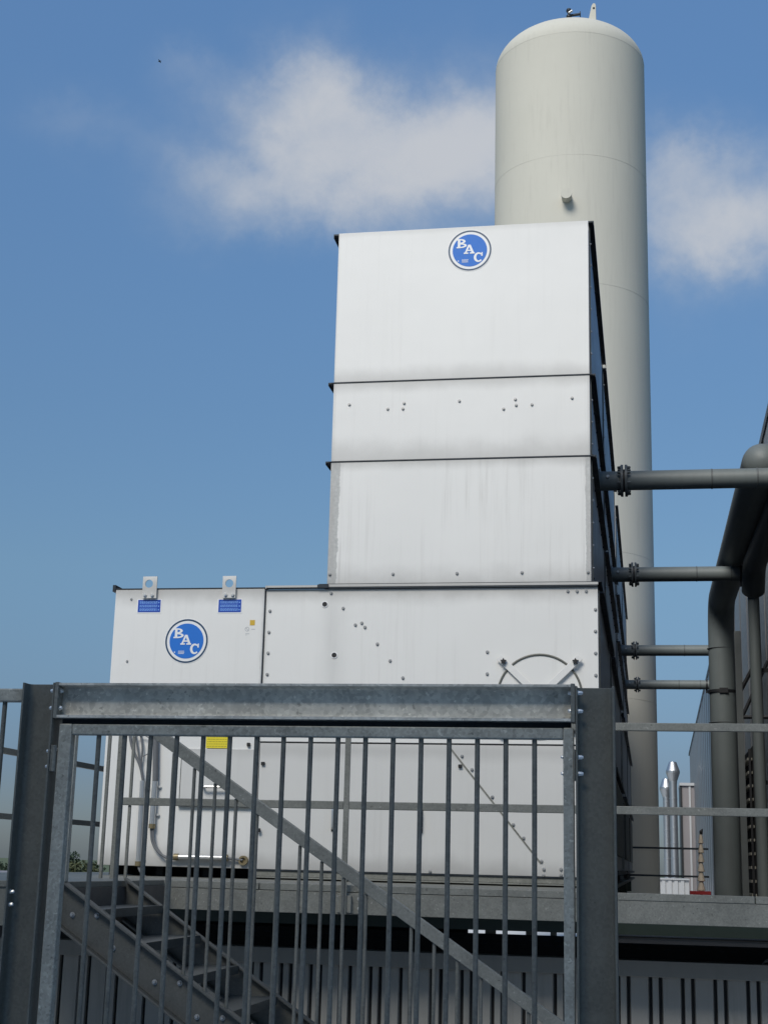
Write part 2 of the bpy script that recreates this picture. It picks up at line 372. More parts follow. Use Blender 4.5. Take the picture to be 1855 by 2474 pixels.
def cell(y0, y1, label, first=False):
    t = thing('cooling_tower', label, 'cooling tower', ((XL + XR) / 2, y0, Z0), 'cooling towers in a row on the platform')
    g = 0.004
    # ---- front sheets
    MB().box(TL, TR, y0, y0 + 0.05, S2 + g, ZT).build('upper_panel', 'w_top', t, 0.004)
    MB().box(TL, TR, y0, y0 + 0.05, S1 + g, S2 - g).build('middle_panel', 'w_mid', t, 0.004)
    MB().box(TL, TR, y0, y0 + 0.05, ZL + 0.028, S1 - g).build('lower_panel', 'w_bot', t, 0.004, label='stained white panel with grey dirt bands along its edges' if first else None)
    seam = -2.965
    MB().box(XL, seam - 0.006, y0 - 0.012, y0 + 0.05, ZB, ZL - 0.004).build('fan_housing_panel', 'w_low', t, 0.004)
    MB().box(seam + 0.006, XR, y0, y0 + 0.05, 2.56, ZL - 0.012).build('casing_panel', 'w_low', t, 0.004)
    MB().box(seam - 0.006, seam + 0.006, y0 + 0.012, y0 + 0.04, ZB, ZL - 0.02).build('joint_strip', 'flange', t)
    # ---- bodies behind the sheets
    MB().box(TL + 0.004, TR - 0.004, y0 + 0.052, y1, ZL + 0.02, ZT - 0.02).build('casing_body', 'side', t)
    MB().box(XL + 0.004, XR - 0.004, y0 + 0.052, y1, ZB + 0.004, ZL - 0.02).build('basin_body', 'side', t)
    # ---- horizontal flanges between the sections, standing proud on both long sides
    def flange(x0, x1, z, e, lip, nm='section_flange'):
        MB().box(x0 - e, x0, y0 + 0.004, y1, z - 0.006, z + 0.006).box(x0 - e - 0.005, x0 - e, y0 + 0.004, y1, z - lip, z + 0.006).build(nm, 'flange', t)
        MB().box(x1, x1 + e, y0 + 0.004, y1, z - 0.006, z + 0.006).box(x1 + e, x1 + e + 0.005, y0 + 0.004, y1, z - lip, z + 0.006).build(nm, 'flange', t)
        if nm != 'rim_flange': MB().box(x0 - e * 0.5, x1 + e * 0.5, y0 - 0.006, y0 + 0.003, z - 0.0035, z + 0.0035).build('seam_strip', 'flange', t)
    flange(TL, TR, ZT - 0.010, 0.040, 0.03, 'rim_flange')
    flange(TL, TR, S2, 0.042, 0.02); flange(TL, TR, S1, 0.042, 0.02)
    b = MB().box(TL - 0.05, XR + 0.004, y0 - 0.022, y0 - 0.002, ZL + 0.001, ZL + 0.022)
    b.build('sill_angle', 'galv' if 0 else 'w_low', t, 0.002)
    MB().box(TL - 0.06, XR + 0.03, y0 - 0.016, y1, ZL + 0.0235, ZL + 0.027).box(TL - 0.07, TL + 0.02, y0 - 0.03, y0 - 0.018, ZL - 0.006, ZL + 0.02).build('sill_gasket', 'flange', t)
    MB().box(XL - 0.006, seam, y0 - 0.016, y1, ZL - 0.0035, ZL + 0.004).box(XL - 0.03, XL - 0.006, y0 - 0.01, y1, ZL - 0.02, ZL + 0.035).build('housing_rim', 'flange', t)
    MB().box(seam, TL, y0 - 0.02, y0 - 0.002, ZL - 0.008, ZL + 0.016).build('cover_lip', 'w_low', t)
    MB().box(seam + 0.008, XR - 0.002, y0 - 0.02, y0 - 0.001, ZL - 0.0115, ZL - 0.0005).build('rain_edge', 'flange', t)
    # ---- right hand side: sheets, corner angles, ledges
    def side_sheet(z0, z1, x, nm='side_panel'):
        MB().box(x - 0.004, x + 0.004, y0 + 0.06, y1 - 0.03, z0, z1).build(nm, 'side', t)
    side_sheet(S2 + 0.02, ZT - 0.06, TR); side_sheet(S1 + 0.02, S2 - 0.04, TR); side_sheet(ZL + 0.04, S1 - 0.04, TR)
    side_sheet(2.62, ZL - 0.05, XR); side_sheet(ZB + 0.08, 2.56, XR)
    for z0, z1, x in ((S2 + 0.012, ZT - 0.03, TR), (S1 + 0.012, S2 - 0.02, TR), (ZL + 0.03, S1 - 0.02, TR), (ZB + 0.01, ZL - 0.03, XR)):
        for y in (y0 + 0.052, y1 - 0.06):
            MB().box(x + 0.0045, x + 0.011, y, y + 0.055, z0, z1).build('corner_angle', 'flange' if y > y0 + 1 else 'galv_dark', t)
    for z, e in ((ZL - 0.03, 0.045), (2.59, 0.05), (ZB + 0.05, 0.05)):
        MB().box(XR + 0.0045, XR + e, y0 + 0.12, y1 - 0.1, z - 0.01, z + 0.004).box(XR + e, XR + e + 0.005, y0 + 0.12, y1 - 0.1, z - 0.035, z + 0.004).build('side_ledge', 'flange', t)
    # sloping stay and inspection frame low on the side
    MB().box(XR + 0.005, XR + 0.03, y0 + 0.9, y1 - 0.6, 1.75, 2.5).build('side_door', 'galv_dark', t, 0.004)
    yy = y0 + 0.15; zz = 0
    for z, x in ((ZT - 0.10, TR), (S2 + 0.06, TR), (S2 - 0.09, TR), (S1 + 0.06, TR), (S1 - 0.09, TR), (ZL + 0.09, TR), (2.7, XR), (2.5, XR)):
        k = 0; y = y0 + 0.2
        while y < y1 - 0.1:
            bolt(t, (x + 0.005, y, z), (1, 0, 0), 0.011, 'flange'); y += 0.55
    for z in [S2 + 0.2 + i * 0.19 for i in range(6)] + [S1 + 0.12 + i * 0.18 for i in range(3)] + [ZL + 0.15 + i * 0.18 for i in range(5)]:
        bolt(t, (TR + 0.011, y0 + 0.08, z), (1, 0, 0), 0.010, 'bolt')
    # ---- base
    MB().box(seam, XR + 0.004, y0 + 0.006, y0 + 0.06, Z0 + 0.018, ZB - 0.010).box(seam, XR + 0.02, y0 - 0.02, y0 + 0.06, Z0 + 0.006, Z0 + 0.017).build('base_rail', 'galv_mid', t, 0.003)
    MB().box(seam, XR + 0.002, y0 - 0.004, y0 + 0.05, ZB - 0.009, ZB - 0.001).build('base_shadow_joint', 'flange', t)
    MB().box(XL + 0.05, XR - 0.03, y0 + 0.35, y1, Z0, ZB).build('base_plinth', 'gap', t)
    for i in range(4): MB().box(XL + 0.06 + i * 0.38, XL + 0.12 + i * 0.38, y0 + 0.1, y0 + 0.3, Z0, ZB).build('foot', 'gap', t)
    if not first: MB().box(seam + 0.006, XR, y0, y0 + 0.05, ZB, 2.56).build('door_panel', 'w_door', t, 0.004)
    return t

A = cell(FR, 14.48, 'white cooling tower in front, with two blue round badges', True)
cell(14.60, 19.80, 'cooling tower directly behind the front white one, only its dark side visible')
cell(20.60, 25.50, 'third cooling tower back, its dark flanged side before the cream tank')
cell(25.58, 30.50, 'farthest cooling tower at the end of the row, a dark sliver')

# ---- front details of the first cell
def F(u, v, dy=0.0): p = at(u, v, FR); return Vector((p.x, FR - dy, p.z))
def q2(x, y): return F(750 + .4822 * x, 500 + .4822 * y)
def q3(x, y): return F(750 + .4822 * x, 1080 + .4822 * y)
def q4(x, y, dy=0.012): return F(200 + .42194 * x, 1350 + .42194 * y, dy)
def q8(x, y): return F(600 + .4822 * x, 1600 + .4822 * y)
def qd(x, y, dy=0.012): return F(230 + .3014 * x, 1770 + .3014 * y, dy)
for x, y in ((195, 990), (387, 1012), (469, 983), (463, 1011), (746, 972), (967, 1012), (1026, 964), (1030, 993), (1109, 990), (1310, 957)): bolt(A, q2(x, y))
for x, y in ((97, 639), (413, 637), (734, 634), (1059, 630), (1390, 628), (1289, 723), (1335, 723), (1381, 723), (1427, 815), (1427, 924), (1428, 1034), (1429, 1145),
             (164, 809), (225, 892), (257, 883), (273, 904), (335, 988), (399, 1072), (463, 1158), (886, 1028), (885, 1138), (104, 733)): bolt(A, q3(x, y))
for x, y in ((281, 234), (257, 589)): bolt(A, q4(x, y), r=0.011)
for x, y in ((1072, 300), (1066, 421), (1061, 541), (1056, 663)): bolt(A, q4(x, y, 0.0))
for x, y in ((72, 789), (119, 1044)):
    p = q3(x, y); h = MB().ringband(p, (1, 0, 0), (0, 0, 1), (0, -1, 0), 0.003, 0.020, 0, 24).build('plug_hole', 'black', A)
    MB().ringband(p, (1, 0, 0), (0, 0, 1), (0, -1, 0), 0.005, 0.026, 0.0201, 24).build('plug_rim', 'logow', h)

# ---- round badge: rings, disc and slab-serif letters
def arc(cx, cz, rx, rz, a0, a1, n): return [(cx + rx * math.cos(R(a0 + (a1 - a0) * i / n)), cz + rz * math.sin(R(a0 + (a1 - a0) * i / n))) for i in range(n + 1)]
def letter(parent, ch, x0, x1, z0, z1, c, Rr, y):
    """letter strokes in a unit box, then mapped on the badge"""
    P = []
    if ch == 'B':
        P.append([(0.0, 1), (0.0, .86), (.12, .86), (.12, .14), (0, .14), (0, 0), (.36, 0), (.36, 1)])
        for (zc, rz, rx) in ((.735, .265, .50), (.265, .265, .62)):
            o = arc(.36, zc, rx, rz, 90, -90, 12); i = arc(.36, zc, rx - .24, rz - .14, -90, 90, 12); P.append(o + i)
    elif ch == 'A':
        P += [[(.40, 1), (.62, 1), (.93, .14), (.70, .14), (.50, .76)], [(.40, 1), (.50, .76), (.50, .76), (.26, .14), (.10, .14)],
              [(.0, 0), (.42, 0), (.42, .14), (.0, .14)], [(.56, 0), (1.0, 0), (1.0, .14), (.56, .14)], [(.28, .30), (.74, .30), (.70, .43), (.32, .43)]]
    else:
        P += [arc(.50, .5, .50, .5, 50, 318, 26) + arc(.54, .5, .27, .34, 318, 50, 26), [(.82, .62), (.97, .62), (.97, 1), (.86, 1), (.78, .84)]]
    b = MB()
    for k, poly in enumerate(P):
        pts = []
        for (a, d) in poly:
            q = (c.x + Rr * (x0 + (x1 - x0) * a), c.z + Rr * (z0 + (z1 - z0) * d))
            if not pts or (abs(q[0] - pts[-1][0]) + abs(q[1] - pts[-1][1])) > 1e-6: pts.append(q)
        b.prism(pts, 'y', y - 0.0015 - 0.0002 * k, y)
    return b.build('letter', 'logow', parent)
def badge(c, Rr):
    e = ((1, 0, 0), (0, 0, 1), (0, -1, 0))
    d = MB().ringband(c, *e, 0.0015, Rr * 1.03, 0, 64).build('badge', 'logow', A, label='round blue badge with white letters B A C')
    MB().ringband(c, *e, 0.0025, Rr, Rr * 0.925, 64).build('badge_ring', 'ring', d)
    MB().ringband(c, *e, 0.0030, Rr * 0.80, 0, 64).build('badge_disc', 'blue', d)
    y = c.y - 0.0031
    letter(d, 'B', -.62, -.13, .13, .58, c, Rr, y); letter(d, 'A', -.28, .23, -.17, .28, c, Rr, y); letter(d, 'C', .19, .61, -.60, -.12, c, Rr, y)
    b = MB().ringband((c.x - .53 * Rr, y, c.z - .51 * Rr), *e, 0.001, .03 * Rr, 0, 12)
    for k, (xa, xb) in enumerate(((-.36, -.08), (-.36, -.12), (-.36, -.10))):
        z = c.z - (.46 + k * .055) * Rr; x = c.x + xa * Rr
        while x < c.x + xb * Rr:
            w = random.uniform(.02, .05) * Rr; b.box(x, x + w, y - 0.001, y, z - .018 * Rr, z + .012 * Rr); x += w + .012 * Rr
    b.build('small_print', 'logow', d)
c1 = at(451.9, 1549.6, FR); badge(Vector((c1.x, FR - 0.0122, c1.z)), 0.176)
c2 = at(1134.8, 604.6, FR); badge(Vector((c2.x, FR - 0.0003, c2.z)), 0.178)

# ---- lifting ears, warning plates, stickers
for (x0, x1, ytop, ybot, hx, hy, lx0, lx1, ly0, ly1, bs) in ((355, 428, 107, 230, 388, 148, 322, 446, 238, 308, ((365, 214), (406, 214))), (810, 880, 104, 228, 846, 146, 782, 908, 236, 308, ((825, 212), (866, 212)))):
    a = q4(x0, ytop); b_ = q4(x1, ybot); h = q4(hx, hy); hr = 0.033
    # plate with a round eye: outline stitched to the hole
    n = 24; hole = [(h.x + hr * math.cos(2 * math.pi * i / n), h.z + hr * math.sin(2 * math.pi * i / n)) for i in range(n)]
    def edge(px, pz, dx, dz):
        ts = []
        if dx > 1e-9: ts.append((b_.x - px) / dx)
        if dx < -1e-9: ts.append((a.x - px) / dx)
        if dz > 1e-9: ts.append((a.z - pz) / dz)
        if dz < -1e-9: ts.append((b_.z - pz) / dz)
        tt = min(ts); return (px + dx * tt, pz + dz * tt)
    angs = sorted([2 * math.pi * i / n for i in range(n)] + [math.atan2(zz - h.z, xx - h.x) % (2 * math.pi) for xx in (a.x, b_.x) for zz in (a.z, b_.z)])
    hole = [(h.x + hr * math.cos(t), h.z + hr * math.sin(t)) for t in angs]; rim = [edge(h.x, h.z, math.cos(t), math.sin(t)) for t in angs]
    m_ = MB(); k = len(angs); ya, yb = FR - 0.036, FR - 0.0265
    m_.v += [(p[0], ya, p[1]) for p in hole] + [(p[0], ya, p[1]) for p in rim] + [(p[0], yb, p[1]) for p in hole] + [(p[0], yb, p[1]) for p in rim]
    for i in range(k):
        j = (i + 1) % k
        m_.f += [(i, j, k + j, k + i), (2 * k + i, 3 * k + i, 3 * k + j, 2 * k + j), (i, 2 * k + i, 2 * k + j, j), (k + i, k + j, 3 * k + j, 3 * k + i)]
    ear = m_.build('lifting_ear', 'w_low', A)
    for (bx, by) in bs: p = q4(bx, by); bolt(ear, (p.x, ya, p.z), r=0.017, mat='bright')
    p0 = q4(lx0, ly0); p1 = q4(lx1, ly1)
    lab = MB().box(p0.x, p1.x, FR - 0.0150, FR - 0.0123, p1.z, p0.z).build('warning_plate', 'lblue', A, label='blue warning plate with rows of small print')
    MB().box(p0.x - .008, p1.x + .008, FR - 0.0139, FR - 0.0122, p1.z - .008, p0.z + .004).build('plate_border', 'logow', lab)
    pr = MB(); H = p0.z - p1.z; Wd = p1.x - p0.x
    for r_ in range(3):
        for s_ in range(3):
            z = p0.z - H * (0.12 + r_ * 0.29 + s_ * 0.07); x = p0.x + Wd * 0.08
            while x < p0.x + Wd * 0.84:
                w = random.uniform(.006, .018); pr.box(x, min(x + w, p0.x + Wd * .86), FR - 0.0157, FR - 0.0149, z - H * .045, z); x += w + .004
        pr.box(p0.x + Wd * .90, p0.x + Wd * .95, FR - 0.0157, FR - 0.0149, p0.z - H * (.28 + r_ * .29), p0.z - H * (.18 + r_ * .29))
    pr.build('plate_print', 'ltext', lab)
p0 = q4(960, 353); p1 = q4(987, 383); MB().box(p0.x, p1.x, FR - 0.0135, FR - 0.0123, p1.z, p0.z).build('sticker', 'ochre', A)
s_ = MB(); p = q4(943, 405); s_.ringband(p, (1, 0, 0), (0, 0, 1), (0, -1, 0), 0.001, 0.018, 0.014, 20)
s_.prism([(p.x - .012, p.z + .009), (p.x - .009, p.z + .012), (p.x + .012, p.z - .009), (p.x + .009, p.z - .012)], 'y', p.y - .0012, p.y)
for (x, y, w) in ((968, 404, 20), (934, 430, 22), (934, 437, 6)): a = q4(x, y); b_ = q4(x + w, y + 3); s_.box(a.x, b_.x, a.y - .001, a.y, b_.z, a.z)
s_.build('faded_symbol', 'faint', A)

# ---- round access cover with crossed straps
cc = q3(1148, 1251); e = ((1, 0, 0), (0, 0, 1), (0, -1, 0))
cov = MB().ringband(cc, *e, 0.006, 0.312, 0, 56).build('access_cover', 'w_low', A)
tor = [cc + Vector((math.cos(2 * math.pi * i / 56) * 0.318, -0.008, math.sin(2 * math.pi * i / 56) * 0.318)) for i in range(57)]
MB().tube(tor, 0.0085, 8, False).build('cover_rim', 'galv_dark', cov)
for sgn in (-1, 1):
    a = cc + Vector((sgn * 0.272, 0, 0.262)); b_ = cc - Vector((sgn * 0.272, 0, 0.262)); d = (b_ - a).normalized(); nrm = Vector((-d.z, 0, d.x)) * 0.026
    ex = d * 0.05; o = [a - ex + nrm, a - ex - nrm, b_ + ex - nrm, b_ + ex + nrm]
    MB().prism([(p.x, p.z) for p in o], 'y', FR - 0.030 - (0.008 if sgn > 0 else 0), FR - 0.022 - (0.008 if sgn > 0 else 0)).build('strap', 'w_low', cov, 0.002)
    for q in (a, b_):
        st = [(q.x + (0.026 if i % 2 == 0 else 0.013) * math.cos(R(18 + 36 * i)), q.z + (0.026 if i % 2 == 0 else 0.013) * math.sin(R(18 + 36 * i))) for i in range(10)]
        MB().prism(st, 'y', FR - 0.058, FR - 0.036).build('star_knob', 'black', cov, 0.002)

# ---- doors behind the gate
zd = q8(700, 405).z
dl = q8(60, 405).x
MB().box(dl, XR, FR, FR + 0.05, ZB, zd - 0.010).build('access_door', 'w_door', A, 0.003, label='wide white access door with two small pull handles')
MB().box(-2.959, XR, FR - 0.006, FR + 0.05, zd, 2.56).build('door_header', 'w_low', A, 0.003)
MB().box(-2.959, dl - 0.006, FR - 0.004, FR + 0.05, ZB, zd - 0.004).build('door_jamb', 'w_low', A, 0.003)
MB().box(dl, XR, FR - 0.001, FR + 0.02, zd - 0.0095, zd - 0.0005).build('door_gasket', 'black', A)
for (x, y) in ((425, 785), (865, 792)):
    p = q8(x, y); hnd = MB().tube(bend([p + Vector((0, 0, .075)), p + Vector((0, -.035, .075)), p + Vector((0, -.035, -.075)), p + Vector((0, 0, -.075))], .02), 0.0075, 8).build('pull_handle', 'silver', A)
    MB().box(p.x - .013, p.x + .013, FR - .006, FR, p.z - .095, p.z - .06).build('handle_foot', 'black', hnd)
    MB().box(p.x + .004, p.x + .014, FR - .004, FR, p.z - .055, p.z + .08).build('handle_shadow', 'flange', hnd)  # dark strip put in for the handle's shadow line
a = q8(1010, 430); b_ = q8(1465, 1010); d = (b_ - a).normalized(); nrm = Vector((-d.z, 0, d.x)) * 0.006
MB().prism([(q.x, q.z) for q in (a + nrm, a - nrm, b_ - nrm, b_ + nrm)], 'y', FR - .004, FR).build('diagonal_seam', 'galv_mid', A)
for x, y in ((1070, 472), (1120, 540), (1222, 677), (1327, 816), (1378, 883), (1432, 955), (1468, 1000), (1480, 1040), (1478, 1072), (1566, 1040), (1566, 1070), (910, 1052)): bolt(A, q8(x, y))
for x, y in ((1060, 522), (1345, 250)):
    p = q8(x, y) if x == 1060 else qd(x, y, 0.004); MB().box(p.x - .012, p.x + .016, FR - .02, FR, p.z - .012, p.z + .012).build('latch', 'black', A, 0.003)
for x, y in ((1235, 100), (1317, 785)):
    p = qd(x, y); MB().box(p.x - .012, p.x + .012, FR - .034, FR - .012, p.z - .014, p.z + .014).build('latch', 'black', A, 0.003)
p0 = qd(712, 20); p1 = qd(1258, 590)
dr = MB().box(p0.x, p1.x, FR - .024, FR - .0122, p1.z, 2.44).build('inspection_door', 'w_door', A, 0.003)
MB().box(p0.x - .01, p1.x - .005, FR - .045, FR - .0122, p1.z - .012, p1.z - .001).build('drip_edge', 'flange', dr)
MB().box(p1.x, p1.x + .006, FR - .02, FR - .0122, p1.z, 2.44).build('door_gap', 'flange', dr)
MB().box(p0.x - .006, p0.x, FR - .02, FR - .0122, p1.z, 2.44).build('door_gap', 'flange', dr)
a = qd(880, 440); b_ = qd(1060, 444)
MB().tube(bend([(a.x, FR - .024, a.z), (a.x, FR - .07, a.z), (b_.x, FR - .07, a.z), (b_.x, FR - .024, a.z)], .02), .010, 8).build('door_handle', 'silver', dr)
p0 = qd(900, 10); p1 = qd(1083, 130)
yl = MB().box(p0.x, p1.x, FR - .0262, FR - .0241, p1.z, p0.z).build('yellow_notice', 'yellow', dr)
yt = MB()
for r_ in range(5):
    z = p0.z - (p0.z - p1.z) * (.22 + r_ * .16); x = p0.x + .01
    while x < p1.x - .015:
        w = random.uniform(.008, .025); yt.box(x, min(x + w, p1.x - .01), FR - .0267, FR - .0261, z - .004, z); x += w + .005
yt.build('notice_print', 'ytext', yl)
# ---- conduits and cables on the fan housing
cd = MB().tube([qd(395, 390, .04), qd(360, 1045, .04)], .0215, 14).build('conduit', 'silver', A)
MB().tube([qd(360, 1035, .04), qd(358, 1072, .04)], .026, 12).build('gland', 'brass', cd)
MB().tube(bend([qd(358, 1065, .04), qd(375, 1110, .05), qd(470, 1200, .10)], .08), .010, 8).build('cable', 'cable', cd)
for x, y in ((430, 450), (395, 1018)): bolt(cd, qd(x, y, .02), r=.014, mat='bright')
c2_ = MB().tube([qd(495, 395, .04), qd(470, 745, .04)], .0235, 14).build('conduit', 'silver', A)
MB().tube([qd(471, 735, .04), qd(468, 772, .04)], .027, 12).build('gland', 'brass', c2_)
MB().tube([qd(500, 10, .04), qd(495, 400, .04)], .0225, 12).build('sleeve', 'cable', c2_)
for k, o in enumerate((0, 16)):
    MB().tube(bend([qd(460 + o, 765, .04), qd(470 + o, 900, .05), qd(560 + o, 1000 + o * .6, .06), qd(665, 1000 + o, .045)], .12), .009, 8).build('cable', 'cable', c2_)
for x, y in ((525, 440), (510, 665)): bolt(c2_, qd(x, y, .02), r=.014, mat='bright')
hp = MB().tube([qd(675, 1000, .05), qd(1045, 1008, .05)], .021, 14).build('conduit', 'silver', A)
MB().tube([qd(648, 1000, .05), qd(685, 1000, .05)], .026, 12).build('gland', 'brass', hp); MB().tube([qd(1040, 1008, .05), qd(1078, 1008, .05)], .025, 12).build('gland', 'brass', hp)
MB().tube([qd(1070, 1008, .05), qd(1190, 1025, .03)], .010, 8).build('cable', 'cable', hp)
gp = qd(1195, 1028, .012); gl = MB().ringband(gp, *e, .03, .036, .022, 24).ringband(gp, *e, .012, .022, 0, 20).build('cable_entry', 'brass', A)
for (x0, y0, w) in ((285, 10, .011), (330, 5, .007), (372, 5, .008)):
    MB().tube(bend([qd(x0, y0, .03), qd(x0 + 25, 140, .04), qd(375, 260, .04), qd(398, 395, .04)], .15), w, 8).build('cable', 'cable', cd)
MB().tube(bend([qd(318, 120, .05), qd(330, 40, .05), qd(400, 20, .05), qd(470, 60, .05), qd(455, 170, .05), qd(400, 195, .05)], .06), .004, 6).build('cable', 'cable', cd)

# ================================================================== platform
pl = thing('platform', 'galvanised steel platform carrying the cooling towers', 'platform', (-1.5, 8.9, 0))
PX0, PX1, PY = -4.9, 1.25, 8.9
ch = [(PY, 1.298), (PY + 0.075, 1.298), (PY + 0.075, 1.308), (PY + 0.010, 1.312), (PY + 0.010, 1.414), (PY + 0.075, 1.418), (PY + 0.075, 1.428), (PY, 1.428)]
MB().prism(ch, 'x', PX0, PX1).build('edge_beam', 'galv_mid', pl, 0.003)
jx = [PX0, -3.35, -2.357, -1.371, 0.598, PX1]
for i in range(5): MB().box(jx[i] + .003, jx[i + 1] - .003, PY - .004, PY + .03, 1.430, 1.471).build('toe_plate', 'galv_mid', pl, 0.002)
MB().box(PX0, -0.30, PY + .031, 31.5, 1.432, 1.466).build('deck', 'galv_dark', pl)
MB().box(-.299, 1.3, PY + .08, 26.0, 1.185, 1.205).build('shade_deck', 'black', pl)  # hidden deck added to block light and keep the space below dark
MB().box(-4.8, 1.2, 11.95, 12.15, 1.15, 1.395).build('girder', 'green', pl)
MB().box(-4.8, 1.2, 9.25, 9.45, 1.22, 1.425).build('girder', 'green', pl)
for y in (18.0, 24.0, 30.0): MB().box(-4.8, -.36, y, y + .2, 1.2, 1.431).build('girder', 'green', pl)
for x in (-4.7, -1.9, -.5):
    for y in (12.0, 18.05, 24.05, 30.05): MB().box(x - .06, x + .06, y + .02, y + .14, 0, 1.149 if y < 13 else 1.199).build('column', 'galv_dark', pl)
MB().box(-4.8, -1.27, 10.4, 10.6, 1.02, 1.20).build('cable_duct', 'gap', pl)
MB().box(0.28, 1.2, 10.4, 10.6, 1.00, 1.20).build('cable_duct', 'gap', pl)
b = MB().box(-4.8, 1.2, 9.9, 9.91, 0.85, 1.172)
tray = b.build('cable_tray', 'black', pl)
sl = MB()
x = -4.7
while x < 1.1: sl.box(x, x + .045, 9.896, 9.899, 1.135, 1.142); sl.box(x + .02, x + .065, 9.896, 9.899, 1.105, 1.112); x += .085
tag(sl.build('tray_slots', 'flange', tray), kind='stuff')
# landing at the head of the stair
ld = thing('stair_landing', 'dark landing plate at the head of the stair, left behind the gate', 'landing', (-3.6, 8.0, 0))
MB().box(-4.2, -2.96, 7.16, 8.88, 1.440, 1.472).build('deck_plate', 'galv_dark', ld, 0.003)
MB().box(-2.962, -2.945, 7.22, 8.86, 1.245, 1.439).build('edge_plate', 'rust', ld)
MB().box(-4.2, -2.965, 7.17, 7.22, 1.25, 1.439).build('edge_plate', 'galv_dark', ld)
MB().box(-4.2, -4.1, 7.3, 7.4, 0, 1.439).build('leg', 'galv_dark', ld)

def railing(name, label, loc, posts, rails, mat='galv'):
    o = thing(name, label, 'railing', loc, None)
    for p in rails: MB().box(*p).build('rail', mat, o, 0.003)
    for p in posts: MB().box(*p).build('post', mat, o, 0.003)
    return o
rl = railing('railing', 'grey two-rail guard along the front edge of the platform', (-1.2, 8.88, 1.3),
        [(-1.832, -1.797, 8.83, 8.842, 1.30, 2.46), (-3.302, -3.268, 8.83, 8.875, 1.30, 2.46), (-3.372, -3.352, 8.83, 8.85, 1.30, 2.46), (-3.215, -3.197, 8.845, 8.863, 1.30, 1.920), (-3.215, -3.197, 8.845, 8.863, 1.969, 2.411)],
        [(-3.267, -1.833, 8.832, 8.872, 1.921, 1.968), (-1.796, 1.2, 8.832, 8.872, 1.921, 1.968), (-3.267, -1.833, 8.832, 8.872, 2.412, 2.459), (-1.796, 1.2, 8.832, 8.872, 2.412, 2.459)], 'galv_mid')
p0 = at(812, 2162, 8.84); p1 = at(874, 2206, 8.84)
bp = MB().box(p0.x, p1.x, 8.874, 8.892, 1.304, 1.422).box(-1.86, -1.77, 8.843, 8.873, 1.31, 1.41).build('base_plate', 'galv_mid', rl, 0.002)
for xx in (p0.x + .022, p1.x - .022):
    for zz in (1.335, 1.392): bolt(bp, (xx, 8.874, zz), r=.013, mat='bright')
railing('railing', 'thin dark rails along the left side of the platform, seen against the sky', (-4.75, 10, 1.45),
        [(-4.73, -4.70, y, y + .03, 1.43, 2.56) for y in (13.0, 16.0)],
        [(-4.735, -4.695, 9.0, 17.0, 2.330, 2.375), (-4.735, -4.695, 9.0, 17.0, 1.855, 1.898)], 'galv_dark')
railing('railing', 'thin dark rails at the far end of the platform beside the cream tank', (0.4, 31.2, 1.45),
        [(1.0, 1.04, 31.2, 31.24, 1.43, 2.1)], [(-0.4, 1.2, 31.2, 31.24, 2.045, 2.085), (-0.4, 1.2, 31.2, 31.24, 1.49, 1.53)], 'flange')

# ================================================================== stair and its guard
stt = thing('stair', 'dark steel stair rising left behind the barred gate', 'stair', (-1.6, 7.7, 0))
SL = -0.655
def sz(x): return 1.487 + SL * (x + 2.943)
for (y0, y1, ya) in ((7.17, 7.225, 7.215), (8.115, 8.17, 8.118)):
    x0, x1 = -2.943, -0.68
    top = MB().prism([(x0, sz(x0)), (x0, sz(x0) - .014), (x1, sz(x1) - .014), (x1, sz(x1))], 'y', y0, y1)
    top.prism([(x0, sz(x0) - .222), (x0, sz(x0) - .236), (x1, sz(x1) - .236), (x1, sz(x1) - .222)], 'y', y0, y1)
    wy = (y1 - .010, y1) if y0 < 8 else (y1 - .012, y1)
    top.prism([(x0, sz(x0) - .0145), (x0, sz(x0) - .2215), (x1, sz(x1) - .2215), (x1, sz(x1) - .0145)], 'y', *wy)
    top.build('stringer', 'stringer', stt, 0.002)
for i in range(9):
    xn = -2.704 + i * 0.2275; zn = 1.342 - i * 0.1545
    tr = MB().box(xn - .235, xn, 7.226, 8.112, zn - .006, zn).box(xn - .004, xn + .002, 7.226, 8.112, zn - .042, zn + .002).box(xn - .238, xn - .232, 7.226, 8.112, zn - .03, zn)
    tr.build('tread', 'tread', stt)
    for dx in (-.175, -.045): bolt(stt, (xn + dx, 7.2145, zn - .03), r=.0135)
gd = thing('stair_guard', 'sloping galvanised handrail with bars standing on the stair', 'stair guard', (-1.6, 7.2, 0))
def rz(x): return 2.205 + SL * (x + 2.45)
xt = -2.56
MB().prism([(xt, rz(xt) + .036), (xt, rz(xt) - .036), (-.28, rz(-.28) - .036), (-.28, rz(-.28) + .036)], 'y', 7.175, 7.215).build('handrail', 'galv_mid', gd, 0.003)
MB().box(-2.95, xt - .001, 7.175, 7.215, rz(xt) - .03, rz(xt) + .032).build('handrail', 'galv', gd, 0.003)
MB().box(-2.95, -2.915, 7.176, 7.214, 1.473, rz(xt) - .031).build('post', 'galv', gd, 0.003)
MB().box(-.33, -.29, 7.176, 7.214, 0, rz(-.31) - .037).build('post', 'galv', gd, 0.003)
i = 0; x = -2.385
while x < -.36:
    MB().tube([(x, 7.195, max(sz(x) - .004, .02)), (x, 7.195, rz(x) - .037)], .009, 10).build('bar', 'bar', gd); x += .1133

